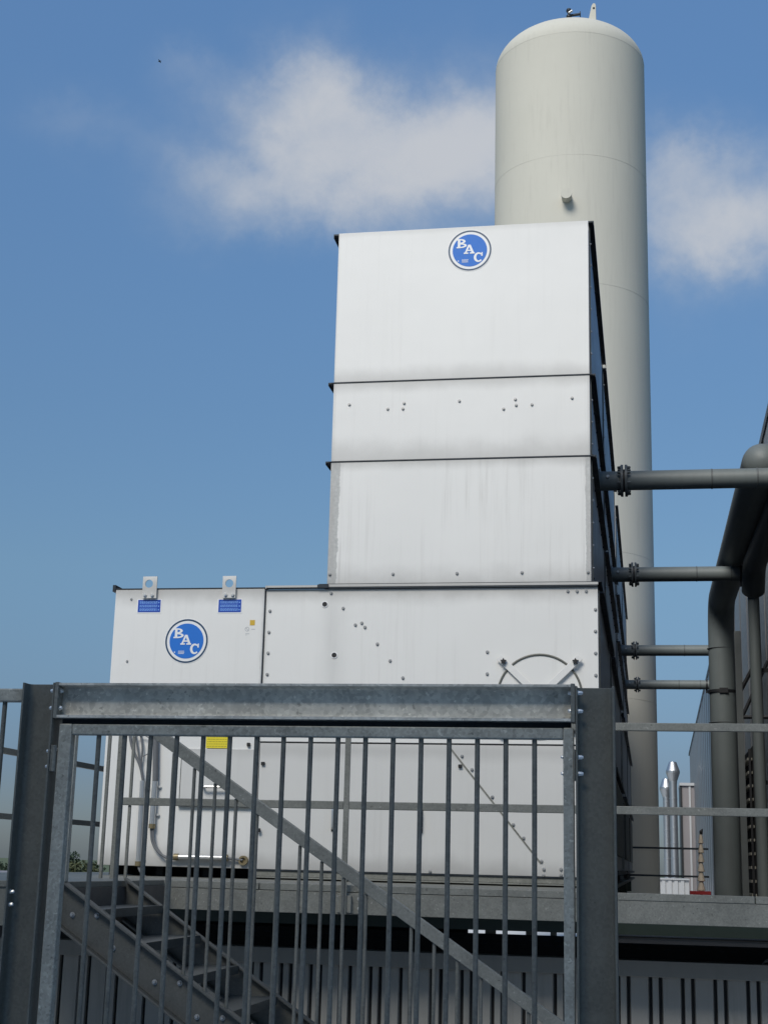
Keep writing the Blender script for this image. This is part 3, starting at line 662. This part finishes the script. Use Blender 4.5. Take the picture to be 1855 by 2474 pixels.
# ================================================================== cladding wall under the platform
cw = thing('cladding_wall', 'warm grey ribbed cladding wall below the platform', 'wall', (-1.5, 9.4, 0))
MB().box(-4.6, 1.3, 9.43, 9.50, 0, 1.05).build('backing_sheet', 'gap', cw)
MB().box(-4.6, 1.3, 9.365, 9.52, 0.972, 1.067).build('flashing', 'clad_flash', cw, 0.003)
per = 0.193; x = -4.55; off = at(1350 + .3724 * 460, 2420, 9.4).x
k0 = math.floor((x - off) / per); wide = rib = None
while True:
    xs = off + k0 * per; k0 += 1
    if xs > 1.1: break
    if wide is None:
        wide = MB().prism([(0.0, 0.035), (0.008, 0), (.110, 0), (.118, .035)], 'z', 0, 0.971).mesh('cladding_panel', 'clad')
        rib = MB().prism([(0.0, 0.035), (.005, 0.002), (.040, 0.002), (.045, .035)], 'z', 0, 0.971).mesh('cladding_rib', 'clad')
    for me, dx, nm in ((wide, 0.0, 'cladding_panel'), (rib, .133, 'cladding_rib')):
        o = bpy.data.objects.new(nm, me); COL.objects.link(o); o.parent = cw; o.location = Vector((xs + dx, 9.40 if nm == 'cladding_panel' else 9.403, 0)) - wloc(cw)
pb = MB(); rr = random.Random(3); g = [[Vector((0.66 + i * .022, 9.37 + rr.uniform(0, .06) + j * .02, 1.068 + rr.uniform(.0, .05) * (0 < i < 6))) for j in range(4)] for i in range(7)]
for i in range(6):
    for j in range(3): pb.quad(g[i][j], g[i + 1][j], g[i + 1][j + 1], g[i][j + 1])
tag(pb.build('plastic_scrap', 'plastic', ang=10), 'small crumpled white plastic scrap on the wall flashing at right', 'scrap')

# ================================================================== gate portal and gate
GY = 4.8
def isec(xl, xr, y0, y1, tf, wy0, wy1, fr=0.016):
    """I-section outline seen in plan, flanges left and right, fillets at the roots"""
    p = [(xl, y0), (xl + tf, y0)]
    p += [(xl + tf + fr - fr * math.cos(R(a)), wy0 - fr + fr * math.sin(R(a))) for a in (0, 22, 45, 68, 90)]
    p += [(xr - tf - fr + fr * math.cos(R(a)), wy0 - fr + fr * math.sin(R(a))) for a in (90, 68, 45, 22, 0)]
    p += [(xr - tf, y0), (xr, y0), (xr, y1), (xr - tf, y1)]
    p += [(xr - tf - fr + fr * math.cos(R(a)), wy1 + fr - fr * math.sin(R(a))) for a in (0, 45, 90)]
    p += [(xl + tf + fr - fr * math.cos(R(a)), wy1 + fr - fr * math.sin(R(a))) for a in (90, 45, 0)]
    p += [(xl + tf, y1), (xl, y1)]
    return p
gp_ = thing('gate_portal', 'dark grey steel posts and lintel framing the gate', 'gate frame', (-1.13, GY, 0))
pA = MB().prism(isec(-2.163, -2.043, GY, GY + .12, .007, GY + .055, GY + .063), 'z', 0, 2.192).build('post', 'galv_dark', gp_, 0.0015)
pB = MB().prism(isec(-0.230, -0.103, GY, GY + .12, .007, GY + .055, GY + .063), 'z', 0, 2.186).build('post', 'galv_dark', gp_, 0.0015)
lp = [(GY, 2.191), (GY, 2.183), (GY + .035, 2.181)] + [(GY + .045 + .0 - .012 + .012 * math.sin(R(a)), 2.181 - .012 + .012 * math.cos(R(a))) for a in (0, 30, 60, 90)]
lp += [(GY + .045 - .012 + .012 * math.cos(R(a)), 2.081 + .012 - .012 * math.sin(R(a))) for a in (0, 30, 60, 90)] + [(GY + .035, 2.081), (GY, 2.079), (GY, 2.070), (GY + .054, 2.070), (GY + .054, 2.191)]
MB().prism(lp, 'x', -2.028, -0.245).build('lintel', 'galv_beam', gp_, 0.0012)
for x0, x1 in ((-2.0415, -2.0285), (-0.2445, -0.2315)): MB().box(x0, x1, GY - .001, GY + .07, 2.068, 2.194).build('end_plate', 'galv_mid', gp_, 0.0012)
for z in (2.165, 2.105):
    bolt(gp_, (-2.028, GY + .022, z), (1, 0, 0), .0095, 'bright'); bolt(gp_, (-2.0505, GY + .022, z), (-1, 0, 0), .0095, 'bright', hgt=1.4)
    bolt(gp_, (-0.245, GY + .022, z), (-1, 0, 0), .0095, 'bright'); bolt(gp_, (-0.2225, GY + .022, z), (1, 0, 0), .0095, 'bright', hgt=1.6)
for z in (1.955, 1.902):
    bolt(gp_, (-2.0505, GY + .022, z), (-1, 0, 0), .0085, 'bright', hgt=1.4); bolt(gp_, (-0.2225, GY + .022, z), (1, 0, 0), .0095, 'bright', hgt=1.6)
for z in (1.477, 1.435): bolt(gp_, (-2.1555, GY + .025, z), (1, 0, 0), .0085, 'bright', hgt=1.5)
MB().box(-2.027, -0.246, GY + .055, GY + .062, 2.035, 2.1895).build('underside_shade', 'flange', gp_)  # dark strip standing in for the shaded gap under the lintel
gt = thing('gate', 'galvanised barred gate leaf with square tube frame', 'gate', (-1.13, GY + .03, 0))
g0, g1 = GY + .012, GY + .052
MB().box(-2.020, -1.973, g0, g1, 0.12, 2.050).build('stile', 'galv', gt, 0.004)
MB().box(-0.271, -0.236, g0, g1, 0.12, 2.050).build('stile', 'galv', gt, 0.004)
MB().box(-1.9725, -0.2715, g0 + .0005, g1 - .0005, 2.012, 2.049).build('top_rail', 'galv', gt, 0.004)
MB().box(-1.9725, -0.2715, g0 + .0005, g1 - .0005, 0.121, 0.16).build('bottom_rail', 'galv', gt, 0.004)
barm = MB().tube([(0, 0, 0.155), (0, 0, 2.014)], .0085, 12).mesh('bar', 'bar')
for i in range(1, 18):
    o = bpy.data.objects.new('bar', barm); COL.objects.link(o); o.parent = gt; o.location = Vector((-1.973 + .09456 * i, GY + .032, 0)) - wloc(gt)
hg = MB().box(-2.0425, -2.0365, GY + .006, GY + .05, 1.885, 1.975).build('hinge', 'galv_mid', gt, 0.001)
MB().tube([(-2.030, GY + .010, 1.885), (-2.030, GY + .010, 1.975)], .0075, 10).build('hinge_pin', 'galv_mid', hg)
bolt(hg, (-2.0362, GY + .03, 1.962), (1, 0, 0), .0085, 'bright')
lk = MB().box(-0.2358, -0.2315, GY + .006, GY + .05, 1.88, 1.98).build('strike_plate', 'galv_mid', gt, 0.001)
for z in (1.955, 1.902): bolt(lk, (-0.2712, GY + .02, z), (-1, 0, 0), .007, 'bright')
fp = thing('fence_panel', 'galvanised fence panel at the far left beside the gate post', 'fence', (-2.6, GY + .03, 0))
MB().box(-2.9, -2.165, GY + .03, GY + .07, 2.128, 2.174).build('top_rail', 'galv', fp, 0.004)
xb = at(8, 1750, GY + .05).x
for i in range(6): MB().tube([(xb - i * .0946, GY + .05, .1), (xb - i * .0946, GY + .05, 2.128)], .0085, 12).build('bar', 'bar', fp)

# ================================================================== storage tank
TC = Vector((-1.672, 34.0, 0)); TRD = 1.905; TZ = 21.67
tk = thing('storage_tank', 'tall cream cylindrical storage tank with domed top', 'tank', TC)
tk_b = MB(); tk_b.lathe([(TRD, 0.3), (TRD, TZ)], TC, 96); tk_b.build('shell', 'tank', tk)
hd = 1.02; prof = [(TRD * math.cos(R(a)) ** 0.9 if a < 89 else 0.02, TZ + hd * math.sin(R(a)) ** 1.0) for a in range(0, 91, 5)]
MB().lathe([(p[0] * 1.0, p[1]) for p in prof], TC, 96).build('dome', 'tank', tk)
for z in (TZ, at(1385, 371, 32.1).z, at(1400, 680, 32.1).z, at(1400, 1325, 32.1).z, at(1420, 1680, 32.1).z, at(1430, 2050, 32.1).z): MB().lathe([(TRD - .01, z - .008), (TRD + .0025, z - .005), (TRD + .0025, z + .005), (TRD - .01, z + .008)], TC, 96).build('weld_seam', 'weld', tk)
nz = at(1369, 478, 32.1); nv = (Vector((nz.x, 32.1, 0)) - Vector((TC.x, TC.y, 0))).normalized()
p = Vector((TC.x, TC.y, nz.z)) + nv * (TRD - .05)
MB().tube([p, p + nv * .30], .125, 24).build('nozzle', 'tank', tk); MB().tube([p + nv * .30, p + nv * .33], .135, 24).build('nozzle_cap', 'tank', tk)
LY = 32.75; zs = TZ + 0.60
a = at(1436, 8, LY); b_ = at(1420, 40, LY); c_ = at(1440, 42, LY)
prof = [(b_.x, zs), (c_.x, zs), (c_.x - .005, a.z - .06), (a.x + .01, a.z), (a.x - .04, a.z), (a.x - .075, a.z - .06)]
MB().prism(prof, 'y', LY - .03, LY + .03).build('lifting_lug', 'tank', tk, 0.008)
MB().tube([(a.x - .02, LY - .029, a.z - .14), (a.x - .02, LY - .036, a.z - .14)], .028, 16).build('lug_hole', 'gap', tk)
VY = 32.9; v = at(1374, 36, VY); vx, vz = v.x, v.z - .06; u1 = 10 * VY / FOC
vt = MB().lathe([(u1 * .7, 0), (u1 * .7, u1 * .5), (u1 * .4, u1 * .7), (u1 * .4, u1 * 1.5), (u1 * .65, u1 * 1.7), (u1 * .75, u1 * 2.1), (u1 * .6, u1 * 2.5), (.02, u1 * 2.6)], (vx, VY, vz), 20).build('relief_valve', 'flange', tk)
MB().tube([(vx, VY, vz + .05), (vx + u1 * 2.9, VY, vz + .07)], u1 * .36, 12).build('valve_outlet', 'flange', vt)
MB().tube([(vx + u1 * 2.9, VY, vz + .07), (vx + u1 * 3.15, VY, vz + .07)], u1 * .75, 16).build('valve_flange', 'flange', vt)
MB().tube([(vx + u1 * .05, VY - .08, vz + .08), (vx + u1 * .9, VY - .08, vz + .14)], u1 * .32, 10).build('valve_body', 'bolt', vt)

# ================================================================== pipes between towers and wall
PZ, PR = 5.072, 0.089
PD = ((13.0, 1.62, 'nearest grey coil pipe crossing from the tower to the right edge'), (17.4, 1.25, 'second grey coil pipe, meeting the drop pipe at the right'),
      (23.7, 1.33, 'third grey coil pipe, passing behind the thick riser'), (28.2, 1.38, 'farthest and thinnest looking grey coil pipe, lowest in the view'))
for i, (d, xe, lab) in enumerate(PD):
    t = thing('coil_pipe', lab, 'pipe', (TR, d, PZ), 'coil pipes between towers and wall')
    pts = [(TR + .003, d, PZ), (xe, d, PZ)] if i == 1 else bend([(TR + .003, d, PZ), (xe, d, PZ), (xe, d, 0.0)], .16)
    MB().tube(pts, PR, 24).build('pipe', 'pipe', t)
    xf = -.165 if i != 1 else -.12
    for s in (-1, 1):
        fl = MB().tube([(xf + s * .008, d, PZ), (xf + s * .030, d, PZ)], .148, 32).build('flange', 'pipe_dark', t)
        for k in range(8):
            an = R(22.5 + 45 * k)
            bolt(fl, (xf + s * .0305, d + .122 * math.cos(an), PZ + .122 * math.sin(an)), (s, 0, 0), .018, 'pipe_dark', hgt=1.5)
    MB().tube([(xf - .008, d, PZ), (xf + .008, d, PZ)], .105, 20).build('gasket', 'black', t)
    MB().tube([(-.31, d - .07, PZ + .02), (-.31, d - .105, PZ + .02)], .014, 10).build('vent_plug', 'bolt', t)
    MB().tube([(TR + .003, d, PZ), (TR + .012, d, PZ)], .115, 24).build('wall_collar', 'pipe_dark', t)
    for xw in (.62, 1.02): MB().tube([(xw - .008, d, PZ), (xw - .004, d, PZ), (xw + .004, d, PZ), (xw + .008, d, PZ)], PR, 24, False, [PR, PR + .004, PR + .004, PR]).build('weld_ring', 'pipe_dark', t)
    ub = MB().tube([(1.12, d, PZ), (1.15, d, PZ)], PR + .012, 24).build('pipe_clamp', 'trim', t); MB().tube([(1.135, d, PZ - PR), (1.135, d, PZ - PR - .07)], .016, 8).build('clamp_bolt', 'trim', ub)
hx = 1.11
hd_ = thing('header_pipe', 'thick grey header pipe with rounded end, bending down to a riser', 'pipe', (1.06, 21.0, 0.0))
cap = [(hx, 13.55 - .185 * math.sin(R(a)), 5.36) for a in range(90, 0, -15)]; caprad = [.185 * math.cos(R(a)) + .001 for a in range(90, 0, -15)]
path = bend([(hx, 13.55, 5.36), (hx - .04, 21.0, 5.36), (hx - .06, 21.0, 0.0)], .55, 10)
MB().tube(cap + path, .185, 28, True, caprad + [.185] * len(path)).build('pipe', 'pipe', hd_)
for z in (4.7, 3.65): MB().lathe([(.186, z - .008), (.192, z - .004), (.192, z + .004), (.186, z + .008)], (hx - .055, 21.0, 0), 28).build('weld_ring', 'pipe_dark', hd_)
z = at(1740, 1672, 21).z
cl = MB().lathe([(.187, z - .02), (.197, z - .02), (.197, z + .02), (.187, z + .02)], (hx - .055, 21.0, 0), 28).build('clamp', 'trim', hd_)
MB().box(hx - .10, hx + .02, 20.79, 20.815, z - .035, z + .035).build('clamp_lug', 'trim', cl)
dp = thing('drop_pipe', 'dark grey drop pipe with a swollen elbow at the right edge', 'pipe', (1.27, 17.4, 1.45))
MB().tube(bend([(1.36, 13.4, 5.22), (1.27, 17.1, 5.12), (1.27, 17.4, 4.86)], .25, 6), .135, 20).build('elbow', 'pipe_dark', dp)
MB().tube([(1.27, 17.4, 4.95), (1.27, 17.4, 0.0)], .067, 18).build('pipe', 'pipe', dp)
MB().tube([(1.27, 17.4, 4.83), (1.27, 17.4, 4.86)], .105, 20).build('flange', 'trim', dp)
for z in (3.9, 2.6): MB().box(1.27, 1.60, 17.47, 17.50, z, z + .05).build('bracket', 'trim', dp)

# ================================================================== long building on the right
WZ = 7.4
n0, n1 = Vector((1.596, 18.282, 0)), Vector((2.053, 75.25, 0)); wd = (n1 - n0).normalized(); wn = Vector((-wd.y, wd.x, 0))
w0 = n0 - wd * 9.0; L = (n1 - w0).length
bd = thing('plant_building', 'long grey panelled plant building receding along the right', 'building', w0)
def wq(s, o): return w0 + wd * s + wn * o          # along the wall, out from the wall towards the towers
def wbox(b, s0, s1, o0, o1, z0, z1):
    P = [wq(s0, o0), wq(s1, o0), wq(s1, o1), wq(s0, o1)]; n = len(b.v)
    b.v += [(p.x, p.y, z0) for p in P] + [(p.x, p.y, z1) for p in P]
    b.f += [tuple(n + i for i in q) for q in ((0, 3, 2, 1), (4, 5, 6, 7), (0, 1, 5, 4), (1, 2, 6, 5), (2, 3, 7, 6), (3, 0, 4, 7))]; return b
wbox(MB(), 0, L, -12, -.061, 0.0, WZ - .06).build('wall', 'trim', bd)
s = 0.0; i = 0
while s < L - 1.0:
    wbox(MB(), s + .008, s + .992, -.06, -.02 + (.012 if i % 2 else 0), 0.02, WZ - .12).build('wall_panel', 'wall', bd)
    s += 1.0; i += 1
wbox(MB(), -.02, L + .03, -12, .012, WZ - .115, WZ).build('roof_trim', 'trim', bd)
for sN, zz in ((10.6, 3.62), (13.0, 2.65)):
    a = wq(sN, .0); bq = wq(sN, .36)
    br = MB().tube([(a.x, a.y, zz + .75), (bq.x, bq.y, zz)], .028, 6).tube([(a.x, a.y, zz), (bq.x - .02, bq.y, zz)], .028, 6); br.build('pipe_bracket', 'trim', bd)
sp_ = thing('support_post', 'dark grey square post with struts between riser and drop pipe', 'post', (1.137, 18.5, 0))
MB().box(1.098, 1.177, 18.46, 18.54, 0, 4.55).build('shaft', 'pipe_dark', sp_, 0.004)
MB().tube([(1.14, 18.5, 3.78), (1.40, 18.5, 4.25)], .03, 6).build('strut', 'trim', sp_)
lt = thing('cable_ladder', 'dark cable ladder with light rungs beside the thick riser', 'ladder', (1.2, 18.6, 1.47))
for y in (18.0, 19.6): MB().box(1.19, 1.215, y, y + .04, 0, 3.05 if y < 19 else 2.86).build('rail', 'trim', lt)
for i in range(12): MB().box(1.18, 1.235, 18.041, 19.599, 1.18 + i * .158, 1.21 + i * .158).build('rung', 'galv', lt)
MB().box(1.236, 1.245, 17.95, 19.7, 0, 3.08).build('back_sheet', 'gap', lt)

# ================================================================== things beyond
for (px_, d, ztop, r_, lab) in ((1628, 62, 6.03, .155, 'taller shiny steel flue with conical cap beyond the tank'), (1611, 65, 5.52, .15, 'shorter steel flue half hidden behind the taller one')):
    p = at(px_, 2000, d); t = thing('flue', lab, 'chimney', (p.x, d, 0), 'steel flues')
    MB().lathe([(r_, .0), (r_, ztop - .88)], (p.x, d, 0), 24).build('shaft', 'steel', t)
    for k in range(6): MB().lathe([(r_, 1.5 + k * .6), (r_ + .012, 1.51 + k * .6), (r_ + .012, 1.54 + k * .6), (r_, 1.55 + k * .6)], (p.x, d, 0), 24).build('joint_band', 'steel', t)
    MB().lathe([(r_ + .01, ztop - .88), (r_ + .01, ztop - .80), (r_ + .13, ztop - .46), (r_ + .13, ztop - .38), (r_ + .0, ztop - .02), (r_ - .03, ztop)], (p.x, d, 0), 24).build('cap', 'steel', t, ang=14)
hb = thing('annex', 'low pale ribbed annex wall between tank and thick riser', 'building', (1.0, 58, 0))
a = at(1585, 2122, 58); b_ = at(1664, 2124, 58)
MB().box(a.x - 1.2, b_.x, 58.05, 61, 0, a.z - .03).build('wall', 'far_white', hb)
x = a.x - 1.2
while x < b_.x - .12: MB().box(x, x + .13, 58.0, 58.049, 0, a.z - .06).build('wall_rib', 'far_white', hb); x += .235
MB().box(a.x - 1.25, b_.x + .02, 57.96, 61.02, a.z - .055, a.z).build('coping', 'far_white', hb)
a = at(1641, 1892, 66); b_ = at(1672, 1892, 66)
sb = thing('stair_tower', 'narrow pale block beside the two steel flues', 'building', (1.6, 66, 0))
MB().box(a.x + .1, b_.x + .3, 66, 69, 0, a.z - .12).build('wall', 'far_pink', sb); MB().box(a.x, b_.x + .33, 65.9, 69.1, a.z - .119, a.z).build('roof_edge', 'far_white', sb)
MB().box(a.x + .02, a.x + .1, 65.96, 68.9, 0, a.z - .121).build('corner_trim', 'trim', sb); MB().box(b_.x - .16, b_.x - .08, 65.95, 65.999, 0, a.z - .121).build('downpipe', 'far_white', sb)
op = thing('cone_post', 'slender beige post of stacked cones on a red base beside the thick riser', 'post', (0.93, 27, 1.2))
pt = at(1697, 2003, 27); pb_ = at(1694, 2154, 27)
MB().box(pb_.x - .02, pb_.x + .02, 26.98, 27.02, 0, pb_.z - .061).build('stand', 'trim', op)
MB().box(pb_.x - .2, pb_.x + .16, 26.85, 27.15, pb_.z - .06, pb_.z + .0).build('base', 'red', op, 0.004)
n = 6; z0 = pb_.z; hgt = (pt.z - .10 - z0) / n
for k in range(n):
    z = z0 + k * hgt; w = .072 * (1 - k * .07)
    MB().lathe([(w * .55, z), (w, z + .012), (w * .9, z + hgt * .3), (w * .45, z + hgt * .99)], (pb_.x + .003 * k, 27, 0), 14).build('cone', 'beige', op)
MB().tube([(pb_.x + .02, 27, pt.z - .10), (pb_.x + .022, 27, pt.z - .05), (pb_.x + .05, 27, pt.z)], .03, 8, True, [.025, .032, .006]).build('tip', 'trim', op)

# ---- trees on the horizon and a far shed
def tree(x, y, ztop, rad, mat, label, seed):
    rnd = random.Random(seed); H = ztop + 9
    t = thing('tree', label, 'tree', (x, y, -9), 'trees on the horizon')
    tr = MB().tube([(x, y, -9), (x + .2, y, -9 + H * .35), (x - .1, y + .1, -9 + H * .7)], .3, 8, True, [.38, .27, .12])
    for k in range(5):
        an = rnd.uniform(0, 6.28); z = -9 + H * rnd.uniform(.35, .6); tr.tube([(x, y, z), (x + math.cos(an) * rad * .6, y + math.sin(an) * rad * .6, z + rad * .6)], .1, 6, True, [.12, .04])
    tr.build('trunk', 'bark', t)
    b = MB(); cl = []
    zc = ztop - rad * .95
    for k in range(26):
        d = Vector((rnd.gauss(0, 1), rnd.gauss(0, 1), rnd.gauss(0, 1))).normalized() * rad * rnd.uniform(.35, .85)
        cl.append((Vector((x, y, zc)) + Vector((d.x, d.y, d.z * .95)), rad * rnd.uniform(.18, .36)))
    for k in range(2600):
        c, r_ = rnd.choice(cl); d = Vector((rnd.gauss(0, 1), rnd.gauss(0, 1), rnd.gauss(0, 1))).normalized() * r_ * rnd.uniform(.55, 1.05)
        p = c + d; u = Vector((rnd.gauss(0, 1), rnd.gauss(0, 1), rnd.gauss(0, 1))).normalized(); w = u.orthogonal().normalized(); s = rnd.uniform(.09, .2)
        b.quad(p - u * s - w * s * .5, p + u * s - w * s * .5, p + u * s + w * s * .5, p - u * s + w * s * .5)
    me = bpy.data.meshes.new('crown'); me.from_pydata([tuple(Vector(q) - t.location) for q in b.v], [], b.f); me.materials.append(M[mat])
    o = bpy.data.objects.new('crown', me); COL.objects.link(o); o.parent = t
for (u, v, d, rad, mat, lab, sd_) in ((165, 2066, 165, 3.4, 'leaf_a', 'dark round tree on the horizon seen left of the cooling tower', 1), (208, 2073, 158, 3.2, 'leaf_b', 'olive tree on the horizon touching the cooling tower corner', 2),
                                      (246, 2070, 170, 3.4, 'leaf_a', 'dark tree half hidden by the cooling tower corner', 3), (8, 2070, 165, 3.6, 'leaf_a', 'dark tree at the far left edge beyond the fence', 4), (112, 2070, 172, 3.6, 'leaf_a', 'dark tree on the horizon behind the left gate post', 5),
                                      (190, 2068, 205, 4.2, 'leaf_a', 'dark tree farther off, behind the olive tree on the horizon', 6)):
    p = at(u, v, d); tree(p.x, d, p.z, rad, mat, lab, sd_)
p = at(8, 2109, 120); fs = thing('far_shed', 'long pale shed roof on the horizon at the far left', 'building', (p.x, 120, -9))
MB().prism([(-70, -9), (-50.0, -9), (-50.0, p.z - .9), (-70, p.z - .9)], 'y', 120, 132).build('wall', 'far_white', fs)
MB().prism([(119.6, p.z - .9), (132.4, p.z - .9), (126, p.z + .1)], 'x', -70.3, -49.7).build('roof', 'far_pink', fs)
# ---- a bird, a speck in the blue
bp_ = at(386, 147, 90); bd_ = thing('bird', 'tiny dark bird high in the blue sky at left', 'bird', bp_)
MB().tube([bp_ + Vector((-.13, 0, -.02)), bp_ + Vector((-.05, 0, 0)), bp_ + Vector((.05, 0, .01)), bp_ + Vector((.12, 0, .03))], .03, 8, True, [.012, .035, .032, .01]).build('body', 'bird', bd_)
for sg in (-1, 1): MB().prism([(bp_.x - .05, bp_.y), (bp_.x + .05, bp_.y), (bp_.x + .02, bp_.y + sg * .18), (bp_.x - .04, bp_.y + sg * .26)], 'z', bp_.z + .01, bp_.z + .018).build('wing', 'bird', bd_)
